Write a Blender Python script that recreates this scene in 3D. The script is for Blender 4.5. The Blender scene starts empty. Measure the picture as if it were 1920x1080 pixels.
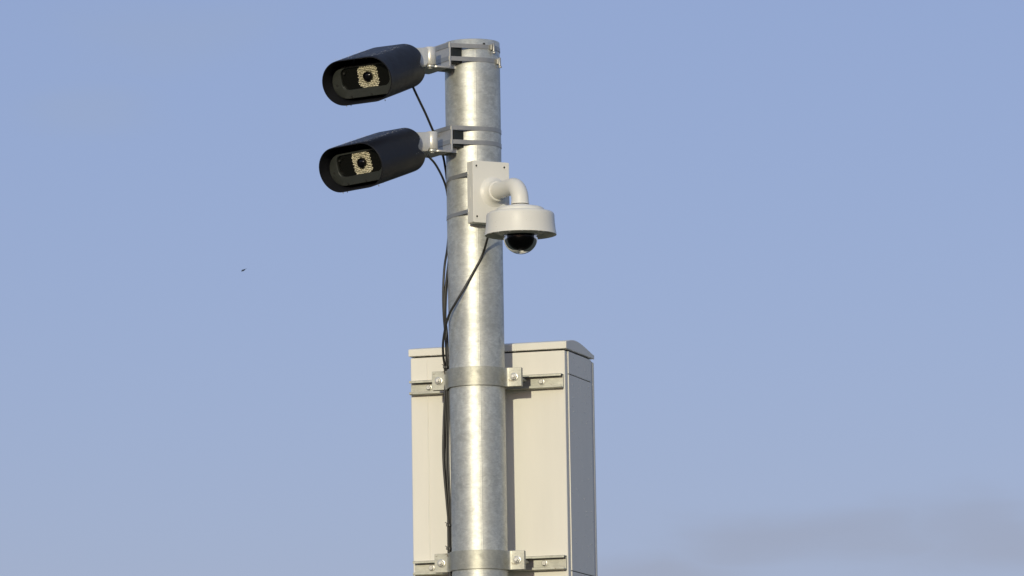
import bpy, math, random
from mathutils import Vector, Matrix
random.seed(7)
R = math.radians
scn = bpy.context.scene
COL = scn.collection

# ------------------------------------------------------------------ camera
F_PX, PITCH, ROLL = 10000.0, 7.72, 0.93
CAM = Vector((0.1098, -16.0, 1.65))
cd = bpy.data.cameras.new("camera"); cam = bpy.data.objects.new("camera", cd); COL.objects.link(cam)
cd.sensor_width = 36.0; cd.lens = 36.0 * F_PX / 1920.0
cd.clip_start = 0.1; cd.clip_end = 6000
p, r = R(PITCH), R(ROLL)
fwd = Vector((0, math.cos(p), math.sin(p)))
rt0, up0 = Vector((1, 0, 0)), Vector((0, -math.sin(p), math.cos(p)))
# top of the post leans to the left in the photo: the camera is rolled clockwise
rt = rt0 * math.cos(r) - up0 * math.sin(r)
up = up0 * math.cos(r) + rt0 * math.sin(r)
M = Matrix((( rt.x, up.x, -fwd.x, CAM.x), (rt.y, up.y, -fwd.y, CAM.y), (rt.z, up.z, -fwd.z, CAM.z), (0, 0, 0, 1)))
cam.matrix_world = M
scn.camera = cam

def P(px, py, Y):
    """point where the photo's pixel (1920 x 1080) meets the vertical plane y = Y"""
    d = fwd + rt * ((px - 960) / F_PX) - up * ((py - 540) / F_PX)
    return CAM + d * ((Y - CAM.y) / d.y)

# ------------------------------------------------------------------ light
SUN_AZ, SUN_EL = 12.0, 9.5          # azimuth left of straight-behind-the-camera
sdir = Vector((-math.sin(R(SUN_AZ)) * math.cos(R(SUN_EL)), -math.cos(R(SUN_AZ)) * math.cos(R(SUN_EL)), math.sin(R(SUN_EL))))
sl = bpy.data.lights.new("sun", 'SUN'); sl.energy = 2.3; sl.angle = R(0.5); sl.color = (1.0, 0.94, 0.72)
so = bpy.data.objects.new("sun", sl); COL.objects.link(so)
so.rotation_euler = sdir.to_track_quat('Z', 'Y').to_euler(); so.location = (-3, -12, 8)

w = bpy.data.worlds.new("World"); scn.world = w; w.use_nodes = True
nt = w.node_tree; nt.nodes.clear(); N = nt.nodes.new; Lk = nt.links.new
wo = N('ShaderNodeOutputWorld'); bg = N('ShaderNodeBackground'); Lk(bg.outputs[0], wo.inputs[0])
sky = N('ShaderNodeTexSky'); sky.sky_type = 'NISHITA'; sky.sun_disc = False
sky.sun_elevation = R(SUN_EL)
sky.sun_rotation = math.atan2(sdir.x, sdir.y)
sky.altitude = 50; sky.air_density = 1.0; sky.dust_density = 1.0; sky.ozone_density = 2.5
bg.inputs[1].default_value = 0.15
SKY_GAIN = (.88, .68, .88); HAZE_MIX = .55; HAZE_COL = (.302, .400, .610)
gain = N('ShaderNodeMix'); gain.data_type = 'RGBA'; gain.blend_type = 'MULTIPLY'; gain.inputs[0].default_value = 1
Lk(sky.outputs[0], gain.inputs[6]); gain.inputs[7].default_value = (*SKY_GAIN, 1)
tc = N('ShaderNodeTexCoord')
def blob(d0, radx, radz, prev):
    """a faint cloud patch fixed at direction d0 of the sky, broken up by noise"""
    sub = N('ShaderNodeVectorMath'); sub.operation = 'SUBTRACT'; Lk(tc.outputs['Generated'], sub.inputs[0]); sub.inputs[1].default_value = d0
    nz = N('ShaderNodeTexNoise'); nz.inputs['Scale'].default_value = 30; nz.inputs['Detail'].default_value = 4
    mp = N('ShaderNodeMapping'); mp.inputs['Scale'].default_value = (1, 1, 3.0); Lk(tc.outputs['Generated'], mp.inputs[0]); Lk(mp.outputs[0], nz.inputs['Vector'])
    off = N('ShaderNodeVectorMath'); off.operation = 'MULTIPLY_ADD'; Lk(nz.outputs['Color'], off.inputs[0])
    off.inputs[1].default_value = (radx * 1.2, 0, radz * 1.2); off.inputs[2].default_value = (-radx * .6, 0, -radz * .6)
    add = N('ShaderNodeVectorMath'); add.operation = 'ADD'; Lk(sub.outputs[0], add.inputs[0]); Lk(off.outputs[0], add.inputs[1])
    sc = N('ShaderNodeVectorMath'); sc.operation = 'MULTIPLY'; Lk(add.outputs[0], sc.inputs[0]); sc.inputs[1].default_value = (1 / radx, 1 / .3, 1 / radz)
    ln = N('ShaderNodeVectorMath'); ln.operation = 'LENGTH'; Lk(sc.outputs[0], ln.inputs[0])
    mr = N('ShaderNodeMapRange'); mr.interpolation_type = 'SMOOTHERSTEP'; Lk(ln.outputs['Value'], mr.inputs[0])
    mr.inputs[1].default_value = 0.0; mr.inputs[2].default_value = 1.0; mr.inputs[3].default_value = 1.0; mr.inputs[4].default_value = 0.0
    if prev is None: return mr.outputs[0]
    mx = N('ShaderNodeMath'); mx.operation = 'MAXIMUM'; Lk(prev, mx.inputs[0]); Lk(mr.outputs[0], mx.inputs[1]); return mx.outputs[0]
def sdirof(px, py):
    return (fwd + rt * ((px - 960) / F_PX) - up * ((py - 540) / F_PX)).normalized()
low = blob(sdirof(1500, 1010), .042, .0085, None)
low = blob(sdirof(1850, 1010), .055, .0125, low)
low = blob(sdirof(1260, 1075), .035, .007, low)
hi = blob(sdirof(330, 60), .032, .010, None)
hi = blob(sdirof(200, 200), .022, .012, hi)
def tint(prev, fac, col, amt):
    ml = N('ShaderNodeMath'); ml.operation = 'MULTIPLY'; Lk(fac, ml.inputs[0]); ml.inputs[1].default_value = amt
    mx = N('ShaderNodeMix'); mx.data_type = 'RGBA'; mx.blend_type = 'MULTIPLY'; Lk(ml.outputs[0], mx.inputs[0])
    Lk(prev, mx.inputs[6]); mx.inputs[7].default_value = (*col, 1); return mx.outputs[2]
hz = N('ShaderNodeMix'); hz.data_type = 'RGBA'; hz.inputs[0].default_value = HAZE_MIX
Lk(gain.outputs[2], hz.inputs[6]); hz.inputs[7].default_value = (*[c / .15 for c in HAZE_COL], 1)
c1 = tint(hz.outputs[2], low, (0.92, 0.86, 0.81), 0.72)
c1 = tint(c1, hi, (1.06, 1.01, 0.92), 0.45)
Lk(c1, bg.inputs[0])
scn.view_settings.view_transform = 'Standard'; scn.view_settings.look = 'None'
scn.view_settings.exposure = 0.0; scn.view_settings.gamma = 1
scn.cycles.max_bounces = 8; scn.cycles.transparent_max_bounces = 8
scn.cycles.sample_clamp_indirect = 6

# ------------------------------------------------------------------ materials
def mat(name, col, rough=.5, metal=0.0, var=.0, vscale=20, stretch=(1, 1, 1), bump=0, bscale=60, rvar=0, spec=.5, coat=0, trans=0, ior=1.45, det=5):
    m = bpy.data.materials.new(name); m.use_nodes = True
    t = m.node_tree; b = t.nodes['Principled BSDF']; n = t.nodes.new; l = t.links.new
    b.inputs['Base Color'].default_value = (*col, 1); b.inputs['Roughness'].default_value = rough
    b.inputs['Metallic'].default_value = metal; b.inputs['Specular IOR Level'].default_value = spec
    b.inputs['Coat Weight'].default_value = coat; b.inputs['Transmission Weight'].default_value = trans; b.inputs['IOR'].default_value = ior
    o = n('ShaderNodeTexCoord'); mp = n('ShaderNodeMapping'); mp.inputs['Scale'].default_value = stretch; l(o.outputs['Object'], mp.inputs[0])
    if var or rvar:
        z = n('ShaderNodeTexNoise'); z.inputs['Scale'].default_value = vscale; z.inputs['Detail'].default_value = det; z.inputs['Roughness'].default_value = .6; l(mp.outputs[0], z.inputs['Vector'])
        if var:
            mr = n('ShaderNodeMapRange'); mr.inputs[1].default_value = .3; mr.inputs[2].default_value = .7; mr.inputs[3].default_value = 1 - var; mr.inputs[4].default_value = 1 + var; l(z.outputs[0], mr.inputs[0])
            mx = n('ShaderNodeVectorMath'); mx.operation = 'SCALE'; mx.inputs[0].default_value = col; l(mr.outputs[0], mx.inputs['Scale']); l(mx.outputs[0], b.inputs['Base Color'])
        if rvar:
            mr = n('ShaderNodeMapRange'); mr.inputs[1].default_value = .3; mr.inputs[2].default_value = .7; mr.inputs[3].default_value = rough - rvar; mr.inputs[4].default_value = rough + rvar; l(z.outputs[0], mr.inputs[0]); l(mr.outputs[0], b.inputs['Roughness'])
    if bump:
        z2 = n('ShaderNodeTexNoise'); z2.inputs['Scale'].default_value = bscale; z2.inputs['Detail'].default_value = 4; l(mp.outputs[0], z2.inputs['Vector'])
        bp = n('ShaderNodeBump'); bp.inputs['Strength'].default_value = bump; bp.inputs['Distance'].default_value = .002; l(z2.outputs[0], bp.inputs['Height']); l(bp.outputs[0], b.inputs['Normal'])
    return m

def galvanised(name, base, rough, streak=True, metal=.8):
    """hot-dip zinc: patchy crystals, run marks across the surface, dull blotches"""
    m = bpy.data.materials.new(name); m.use_nodes = True
    t = m.node_tree; b = t.nodes['Principled BSDF']; n = t.nodes.new; l = t.links.new
    b.inputs['Metallic'].default_value = metal
    o = n('ShaderNodeTexCoord')
    def noise(scale, st, det=5, rg=.6, dist=0):
        mp = n('ShaderNodeMapping'); mp.inputs['Scale'].default_value = st; l(o.outputs['Object'], mp.inputs[0])
        z = n('ShaderNodeTexNoise'); z.inputs['Scale'].default_value = scale; z.inputs['Detail'].default_value = det; z.inputs['Roughness'].default_value = rg; z.inputs['Distortion'].default_value = dist
        l(mp.outputs[0], z.inputs['Vector']); return z.outputs[0]
    def rng(s, a, c, lo, hi):
        mr = n('ShaderNodeMapRange'); mr.inputs[1].default_value = a; mr.inputs[2].default_value = c; mr.inputs[3].default_value = lo; mr.inputs[4].default_value = hi; l(s, mr.inputs[0]); return mr.outputs[0]
    def mul(a, c):
        q = n('ShaderNodeMath'); q.operation = 'MULTIPLY'; l(a, q.inputs[0]); l(c, q.inputs[1]); return q.outputs[0]
    patches = rng(noise(13, (1, 1, .8), 6, .65, .6), .35, .65, .88, 1.08)
    fine = rng(noise(120, (.8, .8, 2.0), 4, .7, .6), .32, .68, .86, 1.10)
    v = mul(patches, fine)
    if streak:
        runs = rng(noise(24, (1, 1, 1.5), 3, .5, 1.6), .4, .62, .92, 1.05); v = mul(v, runs)
    v = mul(v, rng(noise(7, (1, 1, .8), 6, .7, .4), .60, .66, 1.0, .84))
    vo = n('ShaderNodeTexVoronoi'); vo.inputs['Scale'].default_value = 90; l(o.outputs['Object'], vo.inputs['Vector'])
    bw = n('ShaderNodeRGBToBW'); l(vo.outputs['Color'], bw.inputs[0])
    v = mul(v, rng(bw.outputs[0], 0, 1, .93, 1.06))
    mx = n('ShaderNodeVectorMath'); mx.operation = 'SCALE'; mx.inputs[0].default_value = base; l(v, mx.inputs['Scale']); l(mx.outputs[0], b.inputs['Base Color'])
    l(rng(noise(22, (1, 1, 2.2), 5, .6, .8), .3, .7, rough - .04, rough + .06), b.inputs['Roughness'])
    if not streak:
        sp = rng(noise(55, (1, 1, 1), 3, .6), .66, .72, 0, .7)
        mm = n('ShaderNodeMix'); mm.data_type = 'RGBA'; l(sp, mm.inputs[0]); l(mx.outputs[0], mm.inputs[6]); mm.inputs[7].default_value = (.16, .12, .07, 1); l(mm.outputs[2], b.inputs['Base Color'])
    bp = n('ShaderNodeBump'); bp.inputs['Strength'].default_value = .16; bp.inputs['Distance'].default_value = .0012
    l(noise(28, (1, 1, .7), 5, .55, .9), bp.inputs['Height']); l(bp.outputs[0], b.inputs['Normal'])
    return m

ZINC = galvanised('galvanised_zinc', (.60, .605, .55), .50, True, .66)
ZINC2 = galvanised('galvanised_bracket_zinc', (.44, .435, .37), .5, False, .6)
ALU2 = mat('dull_aluminium_bracket', (.50, .485, .44), .42, .55, var=.08, vscale=60, rvar=.06)
STRAP = mat('stainless_strap', (.42, .41, .37), .42, .7, var=.08, vscale=40, rvar=.05)
ALU = mat('brushed_aluminium', (.70, .68, .61), .36, .35, var=.08, vscale=60, stretch=(1, 1, .3), rvar=.06)
BOLT = mat('bright_zinc_bolt', (.62, .61, .55), .36, .5, var=.1, vscale=150)
HOOD = mat('black_satin_paint', (.0118, .0122, .0150), .45, 0, var=.12, vscale=30, bump=.12, bscale=300, rvar=.06, spec=.3)
INNER = mat('black_satin_inside', (.016, .020, .020), .55, 0, var=.12, vscale=40)
BEZEL = mat('dark_grey_cast_frame', (.031, .034, .030), .48, 0, var=.1, vscale=60)
GLASSBLK = mat('black_front_glass', (.006, .006, .005), .12, 0, spec=.4)
LED = mat('gold_glint_led_lens', (.84, .78, .58), .22, .2)  # pale gold base stands in for sun glints on clear diode lenses
LEDBASE = mat('led_board', (.11, .10, .06), .5, 0)
LENS = mat('lens_glass', (.004, .004, .005), .12, 0, spec=.45)
CREAM = mat('cream_enamel', (.76, .74, .66), .4, 0, var=.02, vscale=12, bump=.05, bscale=150)
CAB = mat('cream_cabinet_paint', (.79, .76, .665), .48, 0, var=.04, vscale=6, stretch=(1.6, 1.6, .22), bump=.05, bscale=12, rvar=.05, spec=.15)
GAP = mat('dark_seam', (.02, .02, .018), .8)
RUBBER = mat('black_cable_sheath', (.028, .027, .024), .42, 0, var=.15, vscale=60)
RUBBERG = mat('grey_cable_sheath', (.075, .078, .08), .5, 0, var=.15, vscale=60)
BALL = mat('black_camera_module', (.006, .006, .006), .25, 0)
FEATHER = mat('hazed_slate_feathers', (.05, .07, .10), .8, 0, var=.1)  # bluish tone puts the haze of distance into the feather colour
def water_mat():
    return mat('water', (.9, .9, .9), .14, 0, trans=.6, ior=1.33, spec=1.0)  # whitish base paints the sparkle of sunlit drops into the clear water
WATER = water_mat()
def bubble_mat():
    m = bpy.data.materials.new('clear_dome_plastic'); m.use_nodes = True; t = m.node_tree; t.nodes.clear()
    o = t.nodes.new('ShaderNodeOutputMaterial'); mx = t.nodes.new('ShaderNodeMixShader'); fr = t.nodes.new('ShaderNodeFresnel'); fr.inputs[0].default_value = 1.25
    tr = t.nodes.new('ShaderNodeBsdfTransparent'); tr.inputs[0].default_value = (.4, .4, .42, 1)
    gl = t.nodes.new('ShaderNodeBsdfGlossy'); gl.inputs['Roughness'].default_value = .05
    t.links.new(fr.outputs[0], mx.inputs[0]); t.links.new(tr.outputs[0], mx.inputs[1]); t.links.new(gl.outputs[0], mx.inputs[2]); t.links.new(mx.outputs[0], o.inputs[0]); return m
BUBBLE = bubble_mat()

# ------------------------------------------------------------------ mesh helpers
class MB:
    def __init__(s): s.v = []; s.f = []
    def add(s, verts, faces, M=None):
        o = len(s.v)
        s.v += [tuple(M @ Vector(q)) if M else tuple(q) for q in verts]
        s.f += [tuple(i + o for i in f) for f in faces]; return s
    def box(s, a, b, M=None):
        x0, y0, z0 = a; x1, y1, z1 = b
        return s.add([(x0, y0, z0), (x1, y0, z0), (x1, y1, z0), (x0, y1, z0), (x0, y0, z1), (x1, y0, z1), (x1, y1, z1), (x0, y1, z1)],
                     [(0, 3, 2, 1), (4, 5, 6, 7), (0, 1, 5, 4), (1, 2, 6, 5), (2, 3, 7, 6), (3, 0, 4, 7)], M)
    def prism(s, poly, z0, z1, M=None):
        n = len(poly)
        return s.add([(x, y, z0) for x, y in poly] + [(x, y, z1) for x, y in poly],
                     [tuple(reversed(range(n))), tuple(range(n, 2 * n))] + [(i, (i + 1) % n, n + (i + 1) % n, n + i) for i in range(n)], M)
    def lathe(s, prof, seg=48, M=None):
        """profile of (radius, z); radius 0 at an end closes it"""
        vs = []; fs = []; rows = []
        for (rr, z) in prof:
            if rr < 1e-7: rows.append([len(vs)]); vs.append((0, 0, z))
            else:
                rows.append(list(range(len(vs), len(vs) + seg)))
                vs += [(rr * math.cos(2 * math.pi * k / seg), rr * math.sin(2 * math.pi * k / seg), z) for k in range(seg)]
        for A, B in zip(rows, rows[1:]):
            for k in range(seg):
                k2 = (k + 1) % seg
                if len(A) == 1 and len(B) == 1: continue
                if len(A) == 1: fs.append((A[0], B[k2], B[k]))
                elif len(B) == 1: fs.append((A[k], A[k2], B[0]))
                else: fs.append((A[k], A[k2], B[k2], B[k]))
        return s.add(vs, fs, M)
    def rings(s, rings, cap0=True, cap1=True, M=None):
        n = len(rings[0]); vs = [q for rg in rings for q in rg]; fs = []
        for a in range(len(rings) - 1):
            for k in range(n):
                k2 = (k + 1) % n; fs.append((a * n + k, a * n + k2, (a + 1) * n + k2, (a + 1) * n + k))
        if cap0: fs.append(tuple(reversed(range(n))))
        if cap1: fs.append(tuple(range((len(rings) - 1) * n, len(rings) * n)))
        return s.add(vs, fs, M)
    def tube(s, pts, rad, seg=10, M=None):
        pts = [Vector(q) for q in pts]; rings = []; nrm = None
        for i, q in enumerate(pts):
            t = (pts[min(i + 1, len(pts) - 1)] - pts[max(i - 1, 0)]).normalized()
            if nrm is None: nrm = t.orthogonal().normalized()
            nrm = (nrm - t * nrm.dot(t)).normalized(); bn = t.cross(nrm)
            rr = rad[i] if isinstance(rad, (list, tuple)) else rad
            rings.append([q + nrm * (rr * math.cos(2 * math.pi * k / seg)) + bn * (rr * math.sin(2 * math.pi * k / seg)) for k in range(seg)])
        return s.rings(rings, M=M)
    def ribbon(s, path, t, z0, z1, closed=False, M=None):
        """flat strip standing on edge along a plan path, thickness t"""
        n = len(path); L = []; Rr = []
        for i in range(n):
            a = path[(i - 1) % n] if (closed or i) else path[0]; b = path[(i + 1) % n] if (closed or i < n - 1) else path[-1]
            dx, dy = b[0] - a[0], b[1] - a[1]; m = math.hypot(dx, dy) or 1
            nx, ny = -dy / m * t / 2, dx / m * t / 2
            L.append((path[i][0] + nx, path[i][1] + ny)); Rr.append((path[i][0] - nx, path[i][1] - ny))
        rings = [[(L[i][0], L[i][1], z0), (Rr[i][0], Rr[i][1], z0), (Rr[i][0], Rr[i][1], z1), (L[i][0], L[i][1], z1)] for i in range(n)]
        if closed: return s.rings(rings + [rings[0]], False, False, M)
        return s.rings(rings, M=M)
    def build(s, name, m, parent=None, bevel=0, smooth=40, seg=2):
        me = bpy.data.meshes.new(name); org = Vector(parent.location) if (parent and parent.type == 'EMPTY') else Vector((0, 0, 0))
        me.from_pydata([tuple(Vector(q) - getattr(parent, 'off', Vector()) if False else Vector(q)) for q in s.v], [], s.f)
        me.validate(); me.update()
        import bmesh
        bm = bmesh.new(); bm.from_mesh(me); bmesh.ops.recalc_face_normals(bm, faces=bm.faces); bm.to_mesh(me); bm.free()
        me.shade_smooth(); me.set_sharp_from_angle(angle=R(smooth))
        me.materials.append(m)
        o = bpy.data.objects.new(name, me); COL.objects.link(o)
        if parent: o.parent = parent
        if bevel:
            b = o.modifiers.new('bevel', 'BEVEL'); b.width = bevel; b.segments = seg; b.limit_method = 'ANGLE'; b.angle_limit = R(40); b.harden_normals = True
        return o

def thing(name, label, cat, loc=(0, 0, 0), rz=0, group=None):
    o = bpy.data.objects.new(name, None); COL.objects.link(o); o.location = loc; o.rotation_euler = (0, 0, rz); o.empty_display_size = .1
    o['label'] = label; o['category'] = cat
    if group: o['group'] = group
    return o
def tag(o, label, cat, group=None):
    o['label'] = label; o['category'] = cat
    if group: o['group'] = group
    return o
def T(x, y, z): return Matrix.Translation((x, y, z))
def frame(org, x, y, z):
    return Matrix(((x.x, y.x, z.x, org.x), (x.y, y.y, z.y, org.y), (x.z, y.z, z.z, org.z), (0, 0, 0, 1)))
def catmull(pts, n=8):
    pts = [Vector(q) for q in pts]; ex = [pts[0] * 2 - pts[1]] + pts + [pts[-1] * 2 - pts[-2]]; out = []
    for i in range(1, len(ex) - 2):
        a, b, c, d = ex[i - 1:i + 3]
        for k in range(n):
            t = k / n; out.append(.5 * ((2 * b) + (c - a) * t + (2 * a - 5 * b + 4 * c - d) * t * t + (3 * b - a - 3 * c + d) * t ** 3))
    return out + [pts[-1]]
def stadium(W, H, n=12, dx=0, dz=0, rad=None):
    """rounded wide outline in x/z, going round counter-clockwise from the right side"""
    rr = H / 2 if rad is None else rad; out = []
    for cx, cz, a0 in ((W / 2 - rr, H / 2 - rr, 0), (-W / 2 + rr, H / 2 - rr, 90), (-W / 2 + rr, -H / 2 + rr, 180), (W / 2 - rr, -H / 2 + rr, 270)):
        for k in range(n + 1):
            a = R(a0 + 90 * k / n); out.append((cx + rr * math.cos(a) + dx, cz + rr * math.sin(a) + dz))
    return out

PR = 0.084                                    # post radius
def zat(px, py, Y): return P(px, py, Y).z

# ------------------------------------------------------------------ ground
g = MB()
nx = 40
vs = [(-3000 + 6000 * i / nx, -3000 + 6000 * j / nx, 0) for j in range(nx + 1) for i in range(nx + 1)]
g.add(vs, [(j * (nx + 1) + i, j * (nx + 1) + i + 1, (j + 1) * (nx + 1) + i + 1, (j + 1) * (nx + 1) + i) for j in range(nx) for i in range(nx)])
GR = mat('meadow_ground', (.10, .10, .06), .95, 0, var=.35, vscale=.35, det=8, bump=.4, bscale=8)
go = g.build('ground', GR); go['kind'] = 'structure'

# ------------------------------------------------------------------ post
ztop = zat(886, 72, -PR)
post = thing('steel_post', 'tall round galvanised steel post rising through the middle of the picture', 'post')
m = MB()
prof = [(0, 0.001), (PR, 0.001)] + [(PR, ztop * k / 40) for k in range(1, 40)] + [(PR, ztop - .0015), (PR - .0015, ztop), (PR - .005, ztop), (PR - .0055, ztop - .003), (PR - .0055, ztop - .02), (0, ztop - .021)]
m.lathe(prof, 128)
m.build('shaft', ZINC, post, smooth=50)
# a drilled hole just below the rim
h = P(907.5, 81, -.08); a = math.atan2(h.y, h.x)
ang = math.acos(max(-1, min(1, h.x / PR))); hp = Vector((PR * math.cos(-ang), PR * math.sin(-ang), h.z - .002))
nrm = Vector((hp.x, hp.y, 0)).normalized(); tz = Vector((0, 0, 1)); tx = tz.cross(nrm)
m = MB().lathe([(0, -.001), (.0042, -.001), (.0042, .0006), (.0032, .0009), (0, .0005)], 16, frame(hp, tx, tz.cross(tx) * -1 if False else nrm.cross(tx), nrm))
m.build('drain_hole', GAP, post)
# long weld of the rolled tube, right of the middle
a0 = math.asin(.0100 / PR)
m = MB(); sp = [(a0 - .022, .0), (a0 - .010, .0003), (a0 + .004, .0004), (a0 + .016, .0001), (a0 + .022, 0)]
m.rings([[( (PR - .0006 + (h + .0006 if i else 0)) * math.sin(a), -(PR - .0006 + (h + .0006 if i else 0)) * math.cos(a), z) for i, (a, h) in enumerate(sp)] for z in [.03 + (ztop - .035 - .03) * k / 60 for k in range(61)]])
m.build('weld_seam', ZINC, post, smooth=60)
# foot plate and collar at the ground (the post stands on it)
m = MB().box((-.2, -.2, .004), (.2, .2, .03)); m.build('base_plate', ZINC2, post, bevel=.003)

# ------------------------------------------------------------------ cabinet
FI = R(17.0)
U = Vector((math.cos(FI), -math.sin(FI), 0)); Dp = Vector((math.sin(FI), math.cos(FI), 0))
CB = 0.130
def face_z(px, py, d):
    """height of a pixel on the plane at depth d of the cabinet's frame"""
    dr = fwd + rt * ((px - 960) / F_PX) - up * ((py - 540) / F_PX)
    t = (d - CAM.dot(Dp)) / dr.dot(Dp); q = CAM + dr * t; return q.dot(U), q.z
sL, zL = face_z(767.5, 657, CB); sR, zR = face_z(1060.5, 640, CB)
print('cabinet top', sL, zL, sR, zR)
X0, X1 = face_z(770.5, 760, CB)[0], face_z(1062.3, 760, CB)[0]
ZT = (zL + zR) / 2 - .0205                    # underside of the roof
ZB = ZT - 1.25
cab = thing('equipment_cabinet', 'cream metal equipment cabinet fixed behind the steel post', 'cabinet', (0, 0, 0), -FI)
DB = .298
m = MB()
m.box((X0, CB, ZB), (X1 - .003, CB + DB - .004, ZT - .0048))
m.build('housing', CAB, cab, bevel=.004, seg=3)
m = MB().box((X0 + .012, CB + .012, ZT - .0083), (X1 - .014, CB + DB - .02, ZT + .004)); m.build('roof_gap_fill', GAP, cab)  # dark block filling the gap under the roof
# faint vertical fold in the back wall
sx = face_z(802, 760, CB)[0]
m = MB().prism([(sx - .0025, CB - .0002), (sx - .0008, CB - .0014), (sx + .0008, CB - .0014), (sx + .0025, CB - .0002)], ZB + .02, ZT - .014); m.build('wall_fold', CAB, cab)
# roof: arched in section, running down to the door side
rp = [(-.004, 0), (-.004, .0195), (-.001, .0225), (.02, .0262), (.045, .0305), (.07, .0335), (.095, .0348), (.12, .0345), (.15, .0325), (.18, .0292), (.21, .0250), (.24, .0203), (.265, .0163), (.285, .0135), (.2985, .0118), (.3005, .0105), (.3005, 0)]
m = MB()
def roofring(x, k=1.0): return [(x, CB + a, ZT + b * k) for a, b in rp]
m.rings([roofring(X0 - .005), roofring(X1 + .0035)])
m.build('roof', CAB, cab, bevel=.0018, smooth=25)
# side panels, standing 3 mm proud of the corner posts
def side_panel(z0, z1):
    MB().box((X1 - .0029, CB + .028, z0), (X1 + .0005, CB + .270, z1)).build('side_panel', CAB, cab, bevel=.0008)
zs1 = face_z(1066, 698.5, CB + .03)[1]
zs1 = ZT - .075
zs2 = zs1 - (1070.5 - 699.8) / 619 * 1.0
side_panel(zs1 + .0012, ZT - .0055); side_panel(zs2 + .0012, zs1 - .0012); side_panel(ZB + .02, zs2 - .0012)
for z in (zs1, zs2):
    pass
MB().box((X1 - .0028, CB + .0285, ZB + .02), (X1 - .0020, CB + .2695, ZT - .006)).build('panel_backing', GAP, cab)
# door: closes the far side, its return edge shows beyond the panel
MB().box((X0 + .001, CB + DB - .0035, ZB + .015), (X1 - .001, CB + DB + .014, ZT - .0085)).build('door', CAB, cab, bevel=.004, seg=3)

def bolt(parent, x, y, z, nut=.0085, wash=.0115, stud=.0048, out=.012, name='bolt', rot=0):
    """fixing seen end on: washer, hexagon nut and stud, pointing towards -y of the parent frame"""
    Mx = T(x, y, z) @ Matrix.Rotation(R(90), 4, 'X') @ Matrix.Rotation(rot, 4, 'Z')
    m = MB().lathe([(0, 0), (wash, 0), (wash, .0022), (wash - .0008, .0027), (nut * .9, .0028), (0, .0028)], 24, Mx)
    m.lathe([(0, .002), (nut * 1.12, .002), (nut * 1.12, .0085), (nut * .95, .0098), (0, .0098)], 6, Mx)
    m.lathe([(0, .009), (stud, .009), (stud, out + .002), (stud - .001, out + .003), (0, out + .003)], 16, Mx)
    return m.build(name, BOLT, parent, smooth=35)

RD = .030                                      # rail depth
def rail(pl, pr, bolts):
    """C-section channel screwed to the back of the cabinet"""
    x0, z0 = face_z(*pl, CB - RD * .5); x1, z1 = face_z(*pr, CB - RD * .5); zc = (z0 + z1) / 2; hh = .0212; t = .0025
    y0, y1 = CB - RD, CB - .0003
    prof = [(y1, -hh), (y1, hh), (y0, hh), (y0, hh - .009), (y0 + t, hh - .009), (y0 + t, hh - t), (y1 - .009, hh - t), (y1 - .009, -hh + t), (y0 + t, -hh + t), (y0 + t, -hh + .009), (y0, -hh + .009), (y0, -hh)]
    prof = [(y1, -hh), (y1, hh), (y0 + .001, hh), (y0, hh - .001), (y0, hh - .0075), (y0 + t, hh - .0075), (y0 + t, hh - t), (y1 - .007, hh - t), (y1 - .007, -hh + t), (y0 + t, -hh + t), (y0 + t, -hh + .0075), (y0, -hh + .0075), (y0, -hh + .001), (y0 + .001, -hh)]
    m = MB(); m.rings([[(x, a, zc + b) for a, b in prof] for x in (x0, x1)])
    o = m.build('mounting_rail', ZINC2, cab, bevel=.0006)
    for px in bolts:
        sx = face_z(px, (pl[1] + pr[1]) / 2, CB)[0]
        b = bolt(o, sx, y1 - .007, zc + .0005, .0068, .0095, .003, .008)
    return zc
zr1 = rail((770, 728.3), (1054.5, 713.4), (1017, 806))
zr2 = rail((776.8, 1067), (1060.5, 1053.2), (1022.5, 811))

# ------------------------------------------------------------------ clamps
def clamp_path(sign, yoff, r0=.0875):
    ear = -.002 * 1
    pts = [(-.1415, yoff), (-.118, yoff), (-.103, yoff)]
    th = R(14 if sign > 0 else 14)
    ax, ay = -r0 * math.cos(th), -r0 * math.sin(th)
    cx, cy = -.0895, yoff
    for k in range(1, 7):
        t = k / 7; x = (1 - t) ** 2 * -.103 + 2 * t * (1 - t) * cx + t * t * ax; y = (1 - t) ** 2 * yoff + 2 * t * (1 - t) * cy + t * t * ay; pts.append((x, y))
    n = 40
    for k in range(n + 1):
        a = th + (math.pi - 2 * th) * k / n; pts.append((-r0 * math.cos(a), -r0 * math.sin(a)))
    pts += [(-x, y) for x, y in reversed(pts[:9])]
    return [(x, y * sign) for x, y in pts]
def clamp(zc, label, hh=.0285):
    o = thing('post_clamp', label, 'clamp', (0, 0, zc), -FI, 'clamps fixing the cabinet to the post')
    MB().ribbon(clamp_path(1, -.0035), .005, -hh, hh).build('front_band', ZINC2, o, bevel=.0007)
    MB().ribbon(clamp_path(-1, -.0070, .0872), .005, -hh - .001, hh - .001).build('rear_band', ZINC2, o, bevel=.0007)
    for sx in (-1, 1):                          # long studs that carry the clamp on the rail
        MB().lathe([(0, 0), (.0052, 0), (.0052, .0895), (0, .0895)], 16, T(sx * .1195, .0098, 0) @ Matrix.Rotation(R(-90), 4, 'X')).build('stud', ZINC2, o)
    bolt(o, -.1195, -.0061, -.001, .0088, .0125, .0055, .0145, rot=.3); bolt(o, .1195, -.0061, .0, .0088, .0125, .0055, .0145, rot=.1)
    return o
zc1 = zat(893, 704, -.089); zc2 = zat(899, 1048.4, -.089)
clamp(zc1, 'upper galvanised clamp round the post near the top of the cabinet')
clamp(zc2, 'lower galvanised clamp round the post at the bottom edge of the picture')

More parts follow.
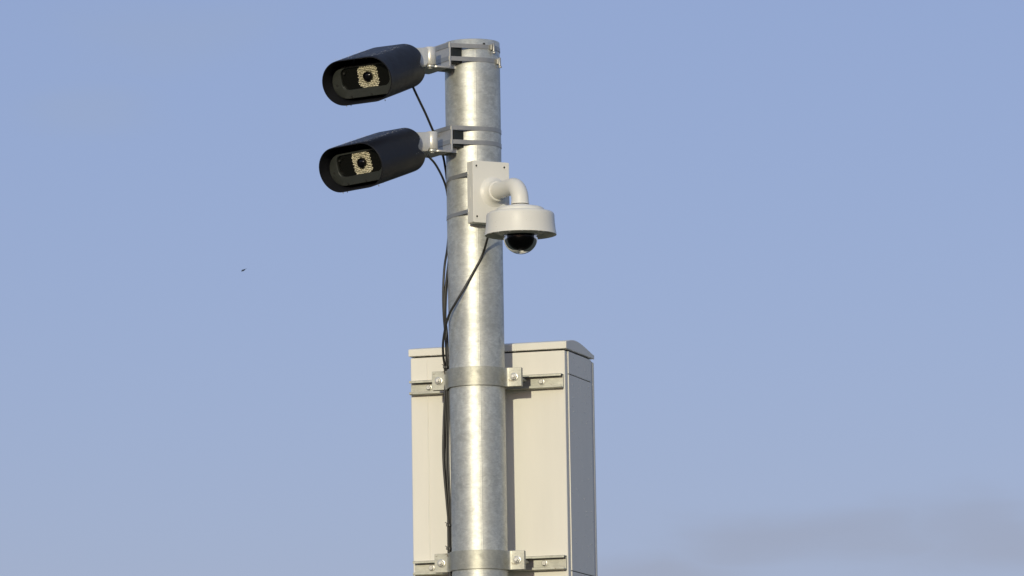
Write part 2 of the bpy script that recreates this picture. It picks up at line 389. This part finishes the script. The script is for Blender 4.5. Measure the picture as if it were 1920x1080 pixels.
# ------------------------------------------------------------------ bullet cameras
def hull_path(extra, rad=PR + .0008, n=120):
    pts = [(rad * math.cos(2 * math.pi * k / n), rad * math.sin(2 * math.pi * k / n)) for k in range(n)] + extra
    pts = sorted(set(pts))
    def half(ps):
        h = []
        for q in ps:
            while len(h) > 1 and (h[-1][0] - h[-2][0]) * (q[1] - h[-2][1]) - (h[-1][1] - h[-2][1]) * (q[0] - h[-2][0]) <= 0: h.pop()
            h.append(q)
        return h
    a = half(pts); b = half(pts[::-1]); return a[:-1] + b[:-1]
NB = Vector((-.866, -.5, 0)); DBK = Vector((-.5, .866, 0))

def buckle(parent, ang, z):
    """strap buckle with its screw, at plan angle ang on the post"""
    n = Vector((math.cos(ang), math.sin(ang), 0)); tz = Vector((0, 0, 1)); tx = tz.cross(n)
    Mx = frame(n * (PR + .0014), tx, n, tz) @ T(0, 0, z)
    m = MB().box((-.008, 0, -.0075), (.0065, .0045, .0075), Mx)
    m.box((-.0095, .001, -.0085), (-.008, .008, .0085), Mx)
    m.lathe([(0, -.013), (.004, -.013), (.004, .011), (.003, .0125), (0, .0125)], 12, Mx @ T(0, .0065, 0))
    m.lathe([(0, -.019), (.0055, -.019), (.0058, -.015), (.004, -.0125), (0, -.0125)], 6, Mx @ T(.002, .0065, 0))
    m.build('buckle', STRAP, parent, bevel=.0006)

def bullet(label, rim_px, psi, pitch, rollc, br_px, br_y, strap_y, cyl_y, rearY, buckles, y0):
    o = thing('surveillance_camera', label, 'camera', (0, 0, 0), 0, 'black cameras strapped to the left of the post')
    LEN, W, H = .234, .236, .137
    ps, pt, rl = R(psi), R(pitch), R(rollc)
    rimY = rearY - LEN * math.cos(pt) * math.cos(ps)
    C = P(*rim_px, rimY)
    fr = Vector((-math.sin(ps) * math.cos(pt), -math.cos(ps) * math.cos(pt), -math.sin(pt)))
    wx = Vector((math.cos(ps), -math.sin(ps), 0)); vz = wx.cross(-fr).normalized()
    if vz.z < 0: vz = -vz
    wx2 = wx * math.cos(rl) + vz * math.sin(rl); vz2 = vz * math.cos(rl) - wx * math.sin(rl)
    Mc = frame(C, wx2, -fr, vz2)              # x across, y backwards from the rim, z up
    # hood: open shell, rear edge cut away on the right for the swivel
    def ring(y, W, H, dz=0, notch=False):
        out = []
        for x, z in stadium(W, H, 12, 0, dz):
            yy = y
            if notch and x > W * .3:
                yy = y - .034 * math.exp(-((z - .004) / .019) ** 2)
            if y > LEN - .02 and x < .004 and z > H * .4: yy += .007
            out.append((x, yy, z))
        return out
    m = MB(); t = .0028
    ys = [(0, 0), (.0012, .001), (.03, 0), (.12, -.000), (LEN - .03, -.003), (LEN - .006, -.006), (LEN, -.0075)]
    outer = [ring(y, W + s + (-.0012 if y == 0 else 0), H + s * .1 + (-.0012 if y == 0 else 0), 0, y >= LEN - .03) for y, s in ys]
    inner = [ring(y, W + s - 2 * t + (.0012 if y == 0 else 0), H + s * .1 - 2 * t + (.0012 if y == 0 else 0), 0, y >= LEN - .03) for y, s in ys]
    rg = outer + inner[::-1] + [outer[0]]
    m.rings(rg, False, False, Mc); m.build('hood', HOOD, o, smooth=35)
    # body inside the hood
    dz = -.007; BW, BH = W - .0085, .097
    m = MB(); m.rings([[(x, y, z) for x, z in stadium(BW, BH, 12, 0, dz)] for y in (y0 + .0108, LEN - .052)], M=Mc)
    m.rings([[(x, y, z) for x, z in stadium(W - .0095, H - .0095, 12)] for y in (LEN - .052, LEN - .046)], M=Mc)
    m.build('body', INNER, o, bevel=.002)
    # bezel with a wide window
    wW, wH, wdz = BW - .064, .066, dz + .0105
    so_, si = stadium(BW, BH, 12, 0, dz), stadium(wW, wH, 12, 0, wdz, .022)
    m = MB(); n = len(so_)
    m.rings([[(x, y0 + .0045, z) for x, z in so_], [(x, y0 + .001, z) for x, z in so_], [(x * .985, y0, (z - dz) * .97 + dz) for x, z in so_],
             [(x * 1.02, y0, (z - wdz) * 1.03 + wdz) for x, z in si], [(x, y0 + .0015, z) for x, z in si], [(x, y0 + .010, z) for x, z in si]], False, False, Mc)
    bz = m.build('bezel', BEZEL, o, smooth=30)
    for sx, sz in ((-.098, -.004), (-.056, -.043), (.012, -.043), (.072, -.040), (.098, -.004), (-.098 + .03, .029)):
        mm = Mc @ T(sx, y0 - .0006, sz + dz) @ Matrix.Rotation(R(90), 4, 'X')
        MB().lathe([(0, -.001), (.0036, -.001), (.0036, .0004), (.0028, .0014), (.0016, .0014), (.0012, .0003), (0, .0003)], 14, mm).build('screw', GAP, bz)
    # front window
    m = MB(); m.rings([[(x * .999, y, (z - wdz) * .999 + wdz) for x, z in si] for y in (y0 + .0085, y0 + .0095)], M=Mc); m.build('window', GLASSBLK, o)
    # ring of infrared diodes round the lens
    lc = (.0078, wdz)
    yb = y0 + .0080
    plate = stadium(.066, .066, 6, lc[0], lc[1], .016)
    m = MB(); m.rings([[(x, y, z) for x, z in plate] for y in (yb - .0002, yb + .0004)], M=Mc); m.build('diode_board', LEDBASE, o)
    m = MB(); k = 0
    for j in range(-6, 7):
        for i in range(-7, 8):
            x = (i + (.5 if j % 2 else 0)) * .0054 + random.uniform(-.0009, .0009); z = j * .0051 + random.uniform(-.0008, .0008)
            if abs(x) > .0345 or abs(z) > .0335 or abs(x) + abs(z) > .058 or math.hypot(x, z) > .0405 or math.hypot(x, z) < .0165: continue
            mm = Mc @ T(lc[0] + x, yb, lc[1] + z) @ Matrix.Rotation(R(90 + random.uniform(-25, 25)), 4, 'X') @ Matrix.Rotation(R(random.uniform(-25, 25)), 4, 'Y')
            rr = random.uniform(.0017, .0022); m.lathe([(rr, -.001), (rr, .0016), (rr * .8, .003), (rr * .4, .0038), (0, .004)], 8, mm)
    m.build('diode_ring', LED, o, smooth=60)
    mm = Mc @ T(lc[0], yb, lc[1]) @ Matrix.Rotation(R(90), 4, 'X')
    ln = MB().lathe([(.0148, -.001), (.0148, .008), (.0140, .0088), (.0128, .0088), (.0120, .006), (.0118, .004)], 32, mm).build('lens', BALL, o)
    MB().lathe([(.0119, .0035), (.0105, .0055), (.007, .0072), (.003, .008), (0, .0082)], 32, mm).build('front_element', LENS, ln, smooth=80)
    # water standing on the hood and hanging from its rim
    m = MB()
    for q in range(260):
        y = random.uniform(.01, LEN - .02); x = random.uniform(-W / 2 + .03, W / 2 - .03); rr = random.uniform(.0006, .0015)
        m.lathe([(rr, 0), (rr * .8, rr * .4), (rr * .4, rr * .6), (0, rr * .65)], 6, Mc @ T(x, y, H / 2 - .0003 + (-.0004 * (y / LEN))))
    for q in range(34):
        a = random.uniform(-1.2, .9); y = random.uniform(.05, LEN - .03); rr = random.uniform(.0007, .0014)
        c0 = Vector((W / 2 - H / 2 + (H / 2 - .002) * math.cos(a), y, (H / 2 - .002) * math.sin(a)))
        nrm = Vector((math.cos(a), 0, math.sin(a))); tx = Vector((0, 1, 0))
        m.lathe([(rr, 0), (rr * .8, rr * .4), (rr * .4, rr * .6), (0, rr * .65)], 6, Mc @ frame(c0 , tx, nrm.cross(tx), nrm))
    for x, y in ((-.04, .01), (-.052, .004), (.072, .02), (.03, .1)):
        m.lathe([(0, -.0045), (.0016, -.003), (.0018, -.0015), (.001, .0008), (0, .001)], 8, Mc @ T(x, y, -H / 2))
    wd = m.build('water_drops', WATER, o, smooth=80); wd['kind'] = 'stuff'
    # ---- wall bracket: plate facing left, foot under the swivel, two straps
    f0 = Vector((P(br_px[0], br_px[1], br_y).x, br_y, 0))
    zt, zb = zat(br_px[0], br_px[1], br_y), zat(br_px[0], br_px[2], br_y)
    PL = .122; th = .0058
    # L profile in (normal, z) swept along the receding direction
    def bracket_ring(s, foot):
        pts = [(0, zt - zb), (th, zt - zb), (th, .014), (th + .002, .008), (th + .008, th), (foot, th), (foot, 0), (.011, 0), (.0055, .0015), (.0015, .0055), (0, .011)]
        return [f0 + DBK * s + NB * (a - .0) + Vector((0, 0, zb + b)) for a, b in pts]
    m = MB(); m.rings([bracket_ring(0, .044), bracket_ring(.004, .052), bracket_ring(.03, .082), bracket_ring(.06, .084), bracket_ring(PL, .050)])
    bk = m.build('mounting_bracket', ALU2, o, bevel=.0009)
    # web that holds the plate off the post
    q0 = f0 + DBK * .035; q1 = f0 + DBK * .095
    for q in (q0, q1):
        d = -NB
        dist = 0.0
        while (q + d * dist).xy.length > PR - .002 and dist < .09: dist += .001
        w2 = DBK * .002
        pl = [(q - w2), (q + w2), (q + w2 + d * dist), (q - w2 + d * dist)]
        MB().prism([(v.x, v.y) for v in pl], zb + .006, zt - .002).build('standoff', ALU, bk)
    za, zb_ = zat(855, br_px[1] + 9, -.085), zat(855, br_px[1] + 40.5, -.085)
    sx_ = f0.x + .0700
    MB().prism([(sx_ - .067, -.106), (sx_ - .0385, -.0800), (sx_ - .0385, -.070), (sx_ - .075, -.036), (sx_ - .094, -.052)], zb_, za).build('shade_black_block', INNER, bk, bevel=.001)  # block between plate and post; its black imitates the shade on it
    # straps run over the plate and round the post
    for zi, (y_a, y_b) in enumerate(strap_y):
        z1s, z0s = zat(886, y_a, -PR), zat(886, y_b, -PR)
        e0 = f0 + DBK * .004 + NB * (th + .0012); e1 = f0 + DBK * (PL - .003) + NB * (th + .0012)
        path = hull_path([(e0.x, e0.y), (e1.x, e1.y)])
        st = MB().ribbon(path, .0012, z0s, z1s, True).build('strap', STRAP, o)
        if buckles:
            buckle(st, buckles[zi], (z0s + z1s) / 2)
    # swivel: stacked drum with an arm reaching into the hood
    ax = f0 + NB * .066 + DBK * .013
    px_ax = ax
    zl = zb + th + .001; zh = zl + (cyl_y[1] - cyl_y[0]) / 619
    Ma = T(ax.x, ax.y, 0)
    m = MB(); rad = .0182; zm = (zl + zh) / 2
    m.lathe([(0, zl), (rad - .001, zl), (rad, zl + .001), (rad, zm - .0005), (rad - .0006, zm), (rad, zm + .0005), (rad, zh - .0012), (rad - .0012, zh), (0, zh)], 40, Ma)
    m.build('swivel_drum', ALU, o, smooth=50)
    MB().lathe([(0, zb - .0045), (.006, zb - .0045), (.0065, zb - .0035), (.0065, zb - .001), (.0138, zb - .0008), (.0143, zb), (.0143, zl - .0008), (.0138, zl), (0, zl)], 28, T(ax.x, ax.y, 0)).build('pivot_bolt', BOLT, o)
    rearC = Mc @ Vector((W * .30, LEN - .03, .0))
    mid = Vector((ax.x, ax.y, zm))
    dv = rearC - mid; dv.z = 0
    xx = Vector((dv.x, dv.y, 0)).normalized(); zz = Vector((0, 0, 1)); yy = zz.cross(xx)
    hh = (zh - zl) / 2
    Mk = frame(mid, xx, yy, zz); ll = dv.length
    m = MB(); m.rings([[(x, y, z + dv.z * (x / ll)) for y, z in ((-.007, -hh * b), (.007, -hh * b), (.0105, -hh * b * .85), (.0105, hh * s * .8), (.007, hh * s), (-.007, hh * s), (-.0105, hh * s * .8), (-.0105, -hh * b * .85))] for x, s, b in ((.006, .93, .97), (.0165, .91, .97), (.022, .9, 1.3), (ll * .6, .75, 1.4), (ll + .01, .7, 1.2))], M=Mk)
    m.build('swivel_arm', ALU, o, bevel=.001)
    return Mc, LEN, W, H, ax, zb

A1 = bullet('black hooded camera at the very top of the post, upper of the two black ones',
            (668.8, 152.4), 27.6, 18.4, 1.4, (845.5, 78, 128), -.113, ((83, 90.8), (107.3, 115.5)), (91, 124.5), -.128, (R(-44), R(-25)), .054)
A2 = bullet('black hooded camera below the other black one, just left of the junction box',
            (657, 314.5), 35.8, 18.4, 2.4, (849, 236, 286), -.113, ((237, 244.7), (263.3, 271.3)), (248, 281), -.128, None, .045)

# ------------------------------------------------------------------ dome camera
PH = R(28); nD = Vector((math.sin(PH), -math.cos(PH), 0)); uD = Vector((math.cos(PH), math.sin(PH), 0))
dome = thing('dome_camera', 'white dome camera on a curved arm and square box on the right of the post', 'camera')
bf = PR + .043                               # front face distance from the axis
# centre of the box face
fc = P(920, 361, (nD * bf).y)
BWd, BHd = .124, .188
zc = fc.z
Mb = frame(Vector((0, 0, zc)), uD, -nD, Vector((0, 0, 1)))   # x across, y back towards the post, z up
xo = -.0085
m = MB()
so_ = stadium(BWd, BHd, 4, xo, 0, .004)
m.rings([[(x, y, z) for x, z in so_] for y in (-bf, -bf + .0375)], M=Mb)
box = m.build('junction_box', CREAM, dome, bevel=.001, seg=3)
# rear saddle between box and post
m = MB().box((xo - .045, -bf + .0374, -BHd / 2 + .008), (xo + .045, -PR + .012, BHd / 2 - .008), Mb); m.build('saddle', CREAM, dome, bevel=.001)
MB().rings([[(-BWd / 2 + xo - .0008 * k, y, z) for y, z in [(a, b) for a, b in stadium(.011, .040, 4, -bf + .022, -.002, .005)]] for k in (0, 1)], M=Mb).build('knockout', CREAM, box, bevel=.0005)
for sx, sz in ((-.0485, .078), (.0465, .078), (-.0485, -.076), (.0465, -.076)):
    mm = Mb @ T(xo + sx, -bf, sz) @ Matrix.Rotation(R(90), 4, 'X')
    MB().lathe([(0, -.001), (.0052, -.001), (.0052, .0003), (.0044, .0006)], 20, mm).build('screw_recess', GAP, box) if False else None
    sc_ = MB().lathe([(.0058, .0003), (.0052, .0010), (.0044, .0004), (.0040, .0001), (.0018, .0006), (0, .0006)], 20, mm).build('screw', CREAM, box, smooth=60)
    MB().lathe([(.0031, .0004), (.0031, .0007), (.0016, .0009), (0, .0009)], 12, mm @ T(-.0010, .0003, 0)).build('recess_shade', GAP, sc_)  # dark disc left of centre, painting the crescent of shade in the recess
# straps of the box
for k, (ya, yb, ye) in enumerate(((323, 330, 0), (393, 400.5, 0))):
    q = P(876.5, (ya + yb) / 2, -.09); hw = .0058
    e0 = Mb @ Vector((-BWd / 2 + xo + .004, -bf + .0385, 0)); e1 = Mb @ Vector((BWd / 2 + xo - .004, -bf + .0385, 0))
    path = hull_path([(e0.x, e0.y), (e1.x, e1.y)])
    MB().ribbon(path, .0012, q.z - hw, q.z + hw, True, Matrix(((1, 0, 0, 0), (0, 1, 0, 0), (.1, 0, 1, .001), (0, 0, 0, 1)))).build('strap', STRAP, dome)
    MB().box((-BWd / 2 + xo - .0016, -bf + .0300, q.z - zc - hw - .001), (-BWd / 2 + xo + .002, -bf + .0345, q.z - zc + hw + .001), Mb).build('strap_tab', BOLT, box, bevel=.0005)
# arm
rD = .294
cz = zc + .001
acx = nD * rD
r1 = .0250
bend = .048
pts = []
for s in (bf - .002, bf + .03, bf + .06, rD - bend): pts.append(nD * s + Vector((0, 0, cz)))
for k in range(1, 13):
    a = R(90 * k / 12); pts.append(nD * (rD - bend + bend * math.sin(a)) + Vector((0, 0, cz - bend * (1 - math.cos(a)))))
zdome_top = cz - bend - .012
pts.append(Vector((acx.x, acx.y, zdome_top)))
m = MB().tube(pts, [r1 + .0008, r1, r1, r1] + [r1 + .0008] * 12 + [r1 + .0025], 32); m.build('arm', CREAM, dome, smooth=60)
mm = Mb @ T(0, -bf, .001) @ Matrix.Rotation(R(90), 4, 'X')
MB().lathe([(.047, -.0005), (.0445, .001), (.039, .0035), (.0345, .008), (.0318, .014), (.0305, .021), (.0305, .0255), (.0297, .0265), (.0252, .0265)], 48, mm).build('arm_collar', CREAM, dome, smooth=60)
# housing
Mh = T(acx.x, acx.y, 0)
zrim = zat(976, 280 + 742 / 4.909, acx.y - .107)
zsh = zat(976, 280 + 532 / 4.909, acx.y - .1)
print('dome', zdome_top, zsh, zrim, acx)
m = MB()
prof = [(.0255, zdome_top + .003), (.0300, zdome_top + .002), (.0305, zdome_top - .001), (.0345, zdome_top - .0015)]
zc2_ = zsh + .012
prof = [(.0255, zc2_ + .010), (.0310, zc2_ + .009), (.0318, zc2_ + .006), (.052, zc2_ + .004), (.066, zc2_ + .001), (.0715, zc2_ - .003), (.0728, zc2_ - .008), (.0732, zsh - .001),
        (.085, zsh - .0005), (.096, zsh - .002), (.1005, zsh - .006), (.1018, zsh - .011), (.1025, zsh - .03), (.1045, zsh - .05), (.1075, zrim), (.1062, zrim - .0005), (.1035, zrim + .004), (.1010, zsh - .03), (.098, zsh - .009), (.07, zsh - .006)]
m.lathe(prof, 96, Mh); hs = m.build('housing', CREAM, dome, smooth=45)
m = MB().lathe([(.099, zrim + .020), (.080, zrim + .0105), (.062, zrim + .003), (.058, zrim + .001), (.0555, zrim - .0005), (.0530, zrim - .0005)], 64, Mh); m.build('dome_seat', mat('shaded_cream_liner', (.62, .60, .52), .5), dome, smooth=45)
zb0 = zrim - .003; RB = .0512
prof = [(.0535, zrim + .004), (RB + .0003, zrim + .001)] + [(RB * math.cos(R(a)), zb0 - .004 - RB * .98 * math.sin(R(a))) for a in range(0, 90, 6)] + [(0, zb0 - .004 - RB * .98)]
MB().lathe(prof, 64, Mh).build('clear_dome', BUBBLE, dome, smooth=80)
prof = [(.0490, zrim + .006)] + [(0.0503 * math.cos(R(a)), zb0 - .003 - .0450 * math.sin(R(a))) for a in range(0, 66, 6)] + [(.018, zb0 - .003 - .0418), (0, zb0 - .003 - .0418)]
MB().lathe(prof, 48, Mh).build('camera_module', BALL, dome, smooth=60)
# drops hanging under arm and rim
m = MB()
for k in range(6):
    s = bf + .034 + k * .0095 + random.uniform(-.002, .002); q = nD * s + Vector((0, 0, cz - r1 + .0006)) + uD * random.uniform(-.004, .004)
    rr = random.uniform(.0014, .0022); m.lathe([(0, -rr * 1.6), (rr * .8, -rr), (rr, -rr * .2), (rr * .6, rr * .5), (0, rr * .6)], 8, T(*q))
for k in range(14):
    a = R(random.uniform(-150, -20)); z = zrim + random.uniform(.002, .06); rr = random.uniform(.0005, .001); rad = .1064 - (z - zrim) * .07
    n_ = Vector((math.cos(a), math.sin(a), 0)); tx = Vector((0, 0, 1))
    m.lathe([(rr, 0), (rr * .7, rr * .4), (0, rr * .6)], 6, frame(Vector((acx.x, acx.y, z)) + n_ * rad, tx, n_.cross(tx), n_))
for k in range(9):
    a = R(random.uniform(-170, -10)); m.lathe([(0, -.0028), (.0012, -.0018), (.0013, -.0006), (0, .0012)], 8, T(acx.x + .107 * math.cos(a), acx.y + .107 * math.sin(a), zrim))
wd = m.build('water_drops', WATER, dome, smooth=80); wd['kind'] = 'stuff'

# rain on the shaded side of the cabinet
m = MB()
for k in range(190):
    y = CB + random.uniform(.03, .268); z = ZT - .02 - random.random() ** 1.0 * .75; rr = random.choice((.0007, .0010, .0014, .0019)) * random.uniform(.8, 1.1)
    m.lathe([(rr, 0), (rr * .75, rr * .5), (rr * .4, rr * .8), (0, rr * .9)], 6, T(X1 + .0004, y, z) @ Matrix.Rotation(R(90), 4, 'Y'))
for k in range(40):
    y = CB + random.uniform(0, .3); rr = random.uniform(.0008, .0016)
    m.lathe([(0, -rr * 1.3), (rr * .8, -rr * .7), (rr, 0), (0, rr)], 6, T(X1 + .0025, y, ZT - .0003))
    x = random.uniform(X0, X1); m.lathe([(0, -rr * 1.3), (rr * .8, -rr * .7), (rr, 0), (0, rr)], 6, T(x, CB - .0030, ZT - .0003))
wd = m.build('water_drops', WATER, cab, smooth=80); wd['kind'] = 'stuff'

# ------------------------------------------------------------------ cables
def cable(label, pts, rad=.0036, m_=RUBBER, n=8):
    path = catmull([P(x, y, Y) for x, y, Y in pts], n)
    o = MB().tube(path, rad, 10).build('cable', m_, smooth=70)
    return tag(o, label, 'cable', 'camera cables running down the left of the post')
cable('black cable leaving the upper black camera and passing behind the lower bracket',
      [(771, 150, -.17), (774, 162, -.165), (786, 188, -.14), (798, 213, -.11), (811, 243, -.06), (822, 268, -.02), (830, 290, .0), (834.5, 312, .02), (838, 340, .035), (842, 400, .045), (841, 440, .035), (838.5, 468, .01), (833.5, 500, -.005), (831, 545, -.005), (832, 590, .0), (836, 640, .015), (837.5, 690, .03), (838, 720, .032), (835.5, 780, .02), (833.2, 850, .012), (835, 905, .013), (840, 962, .018), (840.5, 985, .022), (841, 1030, .03), (842, 1085, .03), (843, 1300, .03)])
cable('black cable curling from beneath the lower black camera to the edge of the post',
      [(800, 289, -.14), (804, 294, -.135), (815, 306, -.10), (825, 323, -.06), (833, 341, -.02), (838, 360, .0), (843, 400, .03), (844, 450, .03), (841, 490, .012), (837.5, 520, .0), (834.5, 550, -.005), (834.5, 590, -.002), (838.5, 630, .014), (840, 690, .034), (840.5, 730, .034), (838, 800, .02), (838, 880, .015), (842, 950, .018), (843.2, 985, .022), (843.5, 1030, .032), (845, 1085, .034), (846, 1300, .034)], .0034)
cable('black cable sweeping down across the post from the white dome camera',
      [(924, 425, -.17), (919, 434, -.16), (914, 447, -.14), (908, 468, -.098), (900, 488, -.0865), (884, 517, -.0885), (868, 545, -.0880), (853, 570, -.078), (843, 588, -.064), (836, 610, -.045), (831, 640, -.02), (831, 665, .005), (834, 690, .024), (834.5, 730, .026), (831.8, 800, .010), (831.5, 865, .008), (838, 945, .014), (841.5, 985, .020), (842, 1030, .026), (844, 1085, .026), (845, 1300, .026)])
cable('grey cable hugging the left edge of the post down past both clamps',
      [(846, 440, .05), (842, 480, .03), (839.5, 520, .012), (836.5, 560, .0), (835.5, 600, .004), (839, 660, .02), (841.5, 700, .036), (842, 760, .03), (841, 860, .02), (844.5, 950, .022), (846, 985, .024), (846.3, 1030, .034), (847.5, 1085, .036), (848, 1300, .036)], .0030, RUBBERG)
def tie(label, px, py, Y, rx, rz, tail):
    c = P(px, py, Y); o = thing('cable_tie', label, 'cable tie', tuple(c), 0, 'cable ties on the camera cables')
    pth = [(rx * math.cos(2 * math.pi * k / 24), .0095 * math.sin(2 * math.pi * k / 24)) for k in range(24)]
    MB().ribbon(pth, .0016, -rz, rz, True).build('loop', RUBBER, o)
    MB().box((tail * rx - .003, -.013, -rz - .0005), (tail * rx + .003, -.006, rz + .0005)).build('head', RUBBER, o, bevel=.0006)
    MB().tube([(tail * rx, -.008, rz), (tail * (rx + .003), -.012, rz + .004), (tail * (rx + .006), -.013, rz + .0045)], .0011, 6).build('tail', RUBBER, o)
tie('black cable tie bundling the cables just above the upper clamp', 837, 689, .029, .0075, .003, -1)
tie('black cable tie bundling the cables between the two clamps', 843, 985, .022, .0072, .0032, -1)
tie('black cable tie bundling the cables just above the lower clamp', 843, 1029, .030, .0072, .003, -1)

# ------------------------------------------------------------------ bird far off
bp = P(456, 507, 200)
bird = thing('bird', 'tiny dark bird flying far away in the open sky on the left', 'bird', tuple(bp), R(35)); bird.rotation_euler = (0, R(-32), R(30))
m = MB(); m.tube([(-.10, 0, 0), (-.085, 0, .002), (-.06, 0, .004), (-.02, 0, 0), (.04, 0, -.005), (.09, 0, -.006), (.13, 0, -.004)], [.004, .013, .017, .028, .026, .012, .005], 12)
m.build('body', FEATHER, bird, smooth=80)
for s in (-1, 1):
    m = MB(); m.rings([[(-.03, s * .01, .01), (.045, s * .01, .008), (.045, s * .01, .003), (-.03, s * .01, .003)],
                       [(-.035, s * .07, .038), (.035, s * .07, .034), (.035, s * .07, .031), (-.035, s * .07, .034)],
                       [(-.005, s * .15, .028), (.03, s * .15, .024), (.03, s * .15, .022), (-.005, s * .15, .026)],
                       [(.022, s * .19, .012), (.035, s * .19, .010), (.035, s * .19, .009), (.022, s * .19, .011)]]); m.build('wing', FEATHER, bird)
m = MB().prism([(.10, -.008), (.19, -.03), (.18, 0), (.19, .03), (.10, .008)], -.004, -.001); m.build('tail', FEATHER, bird)
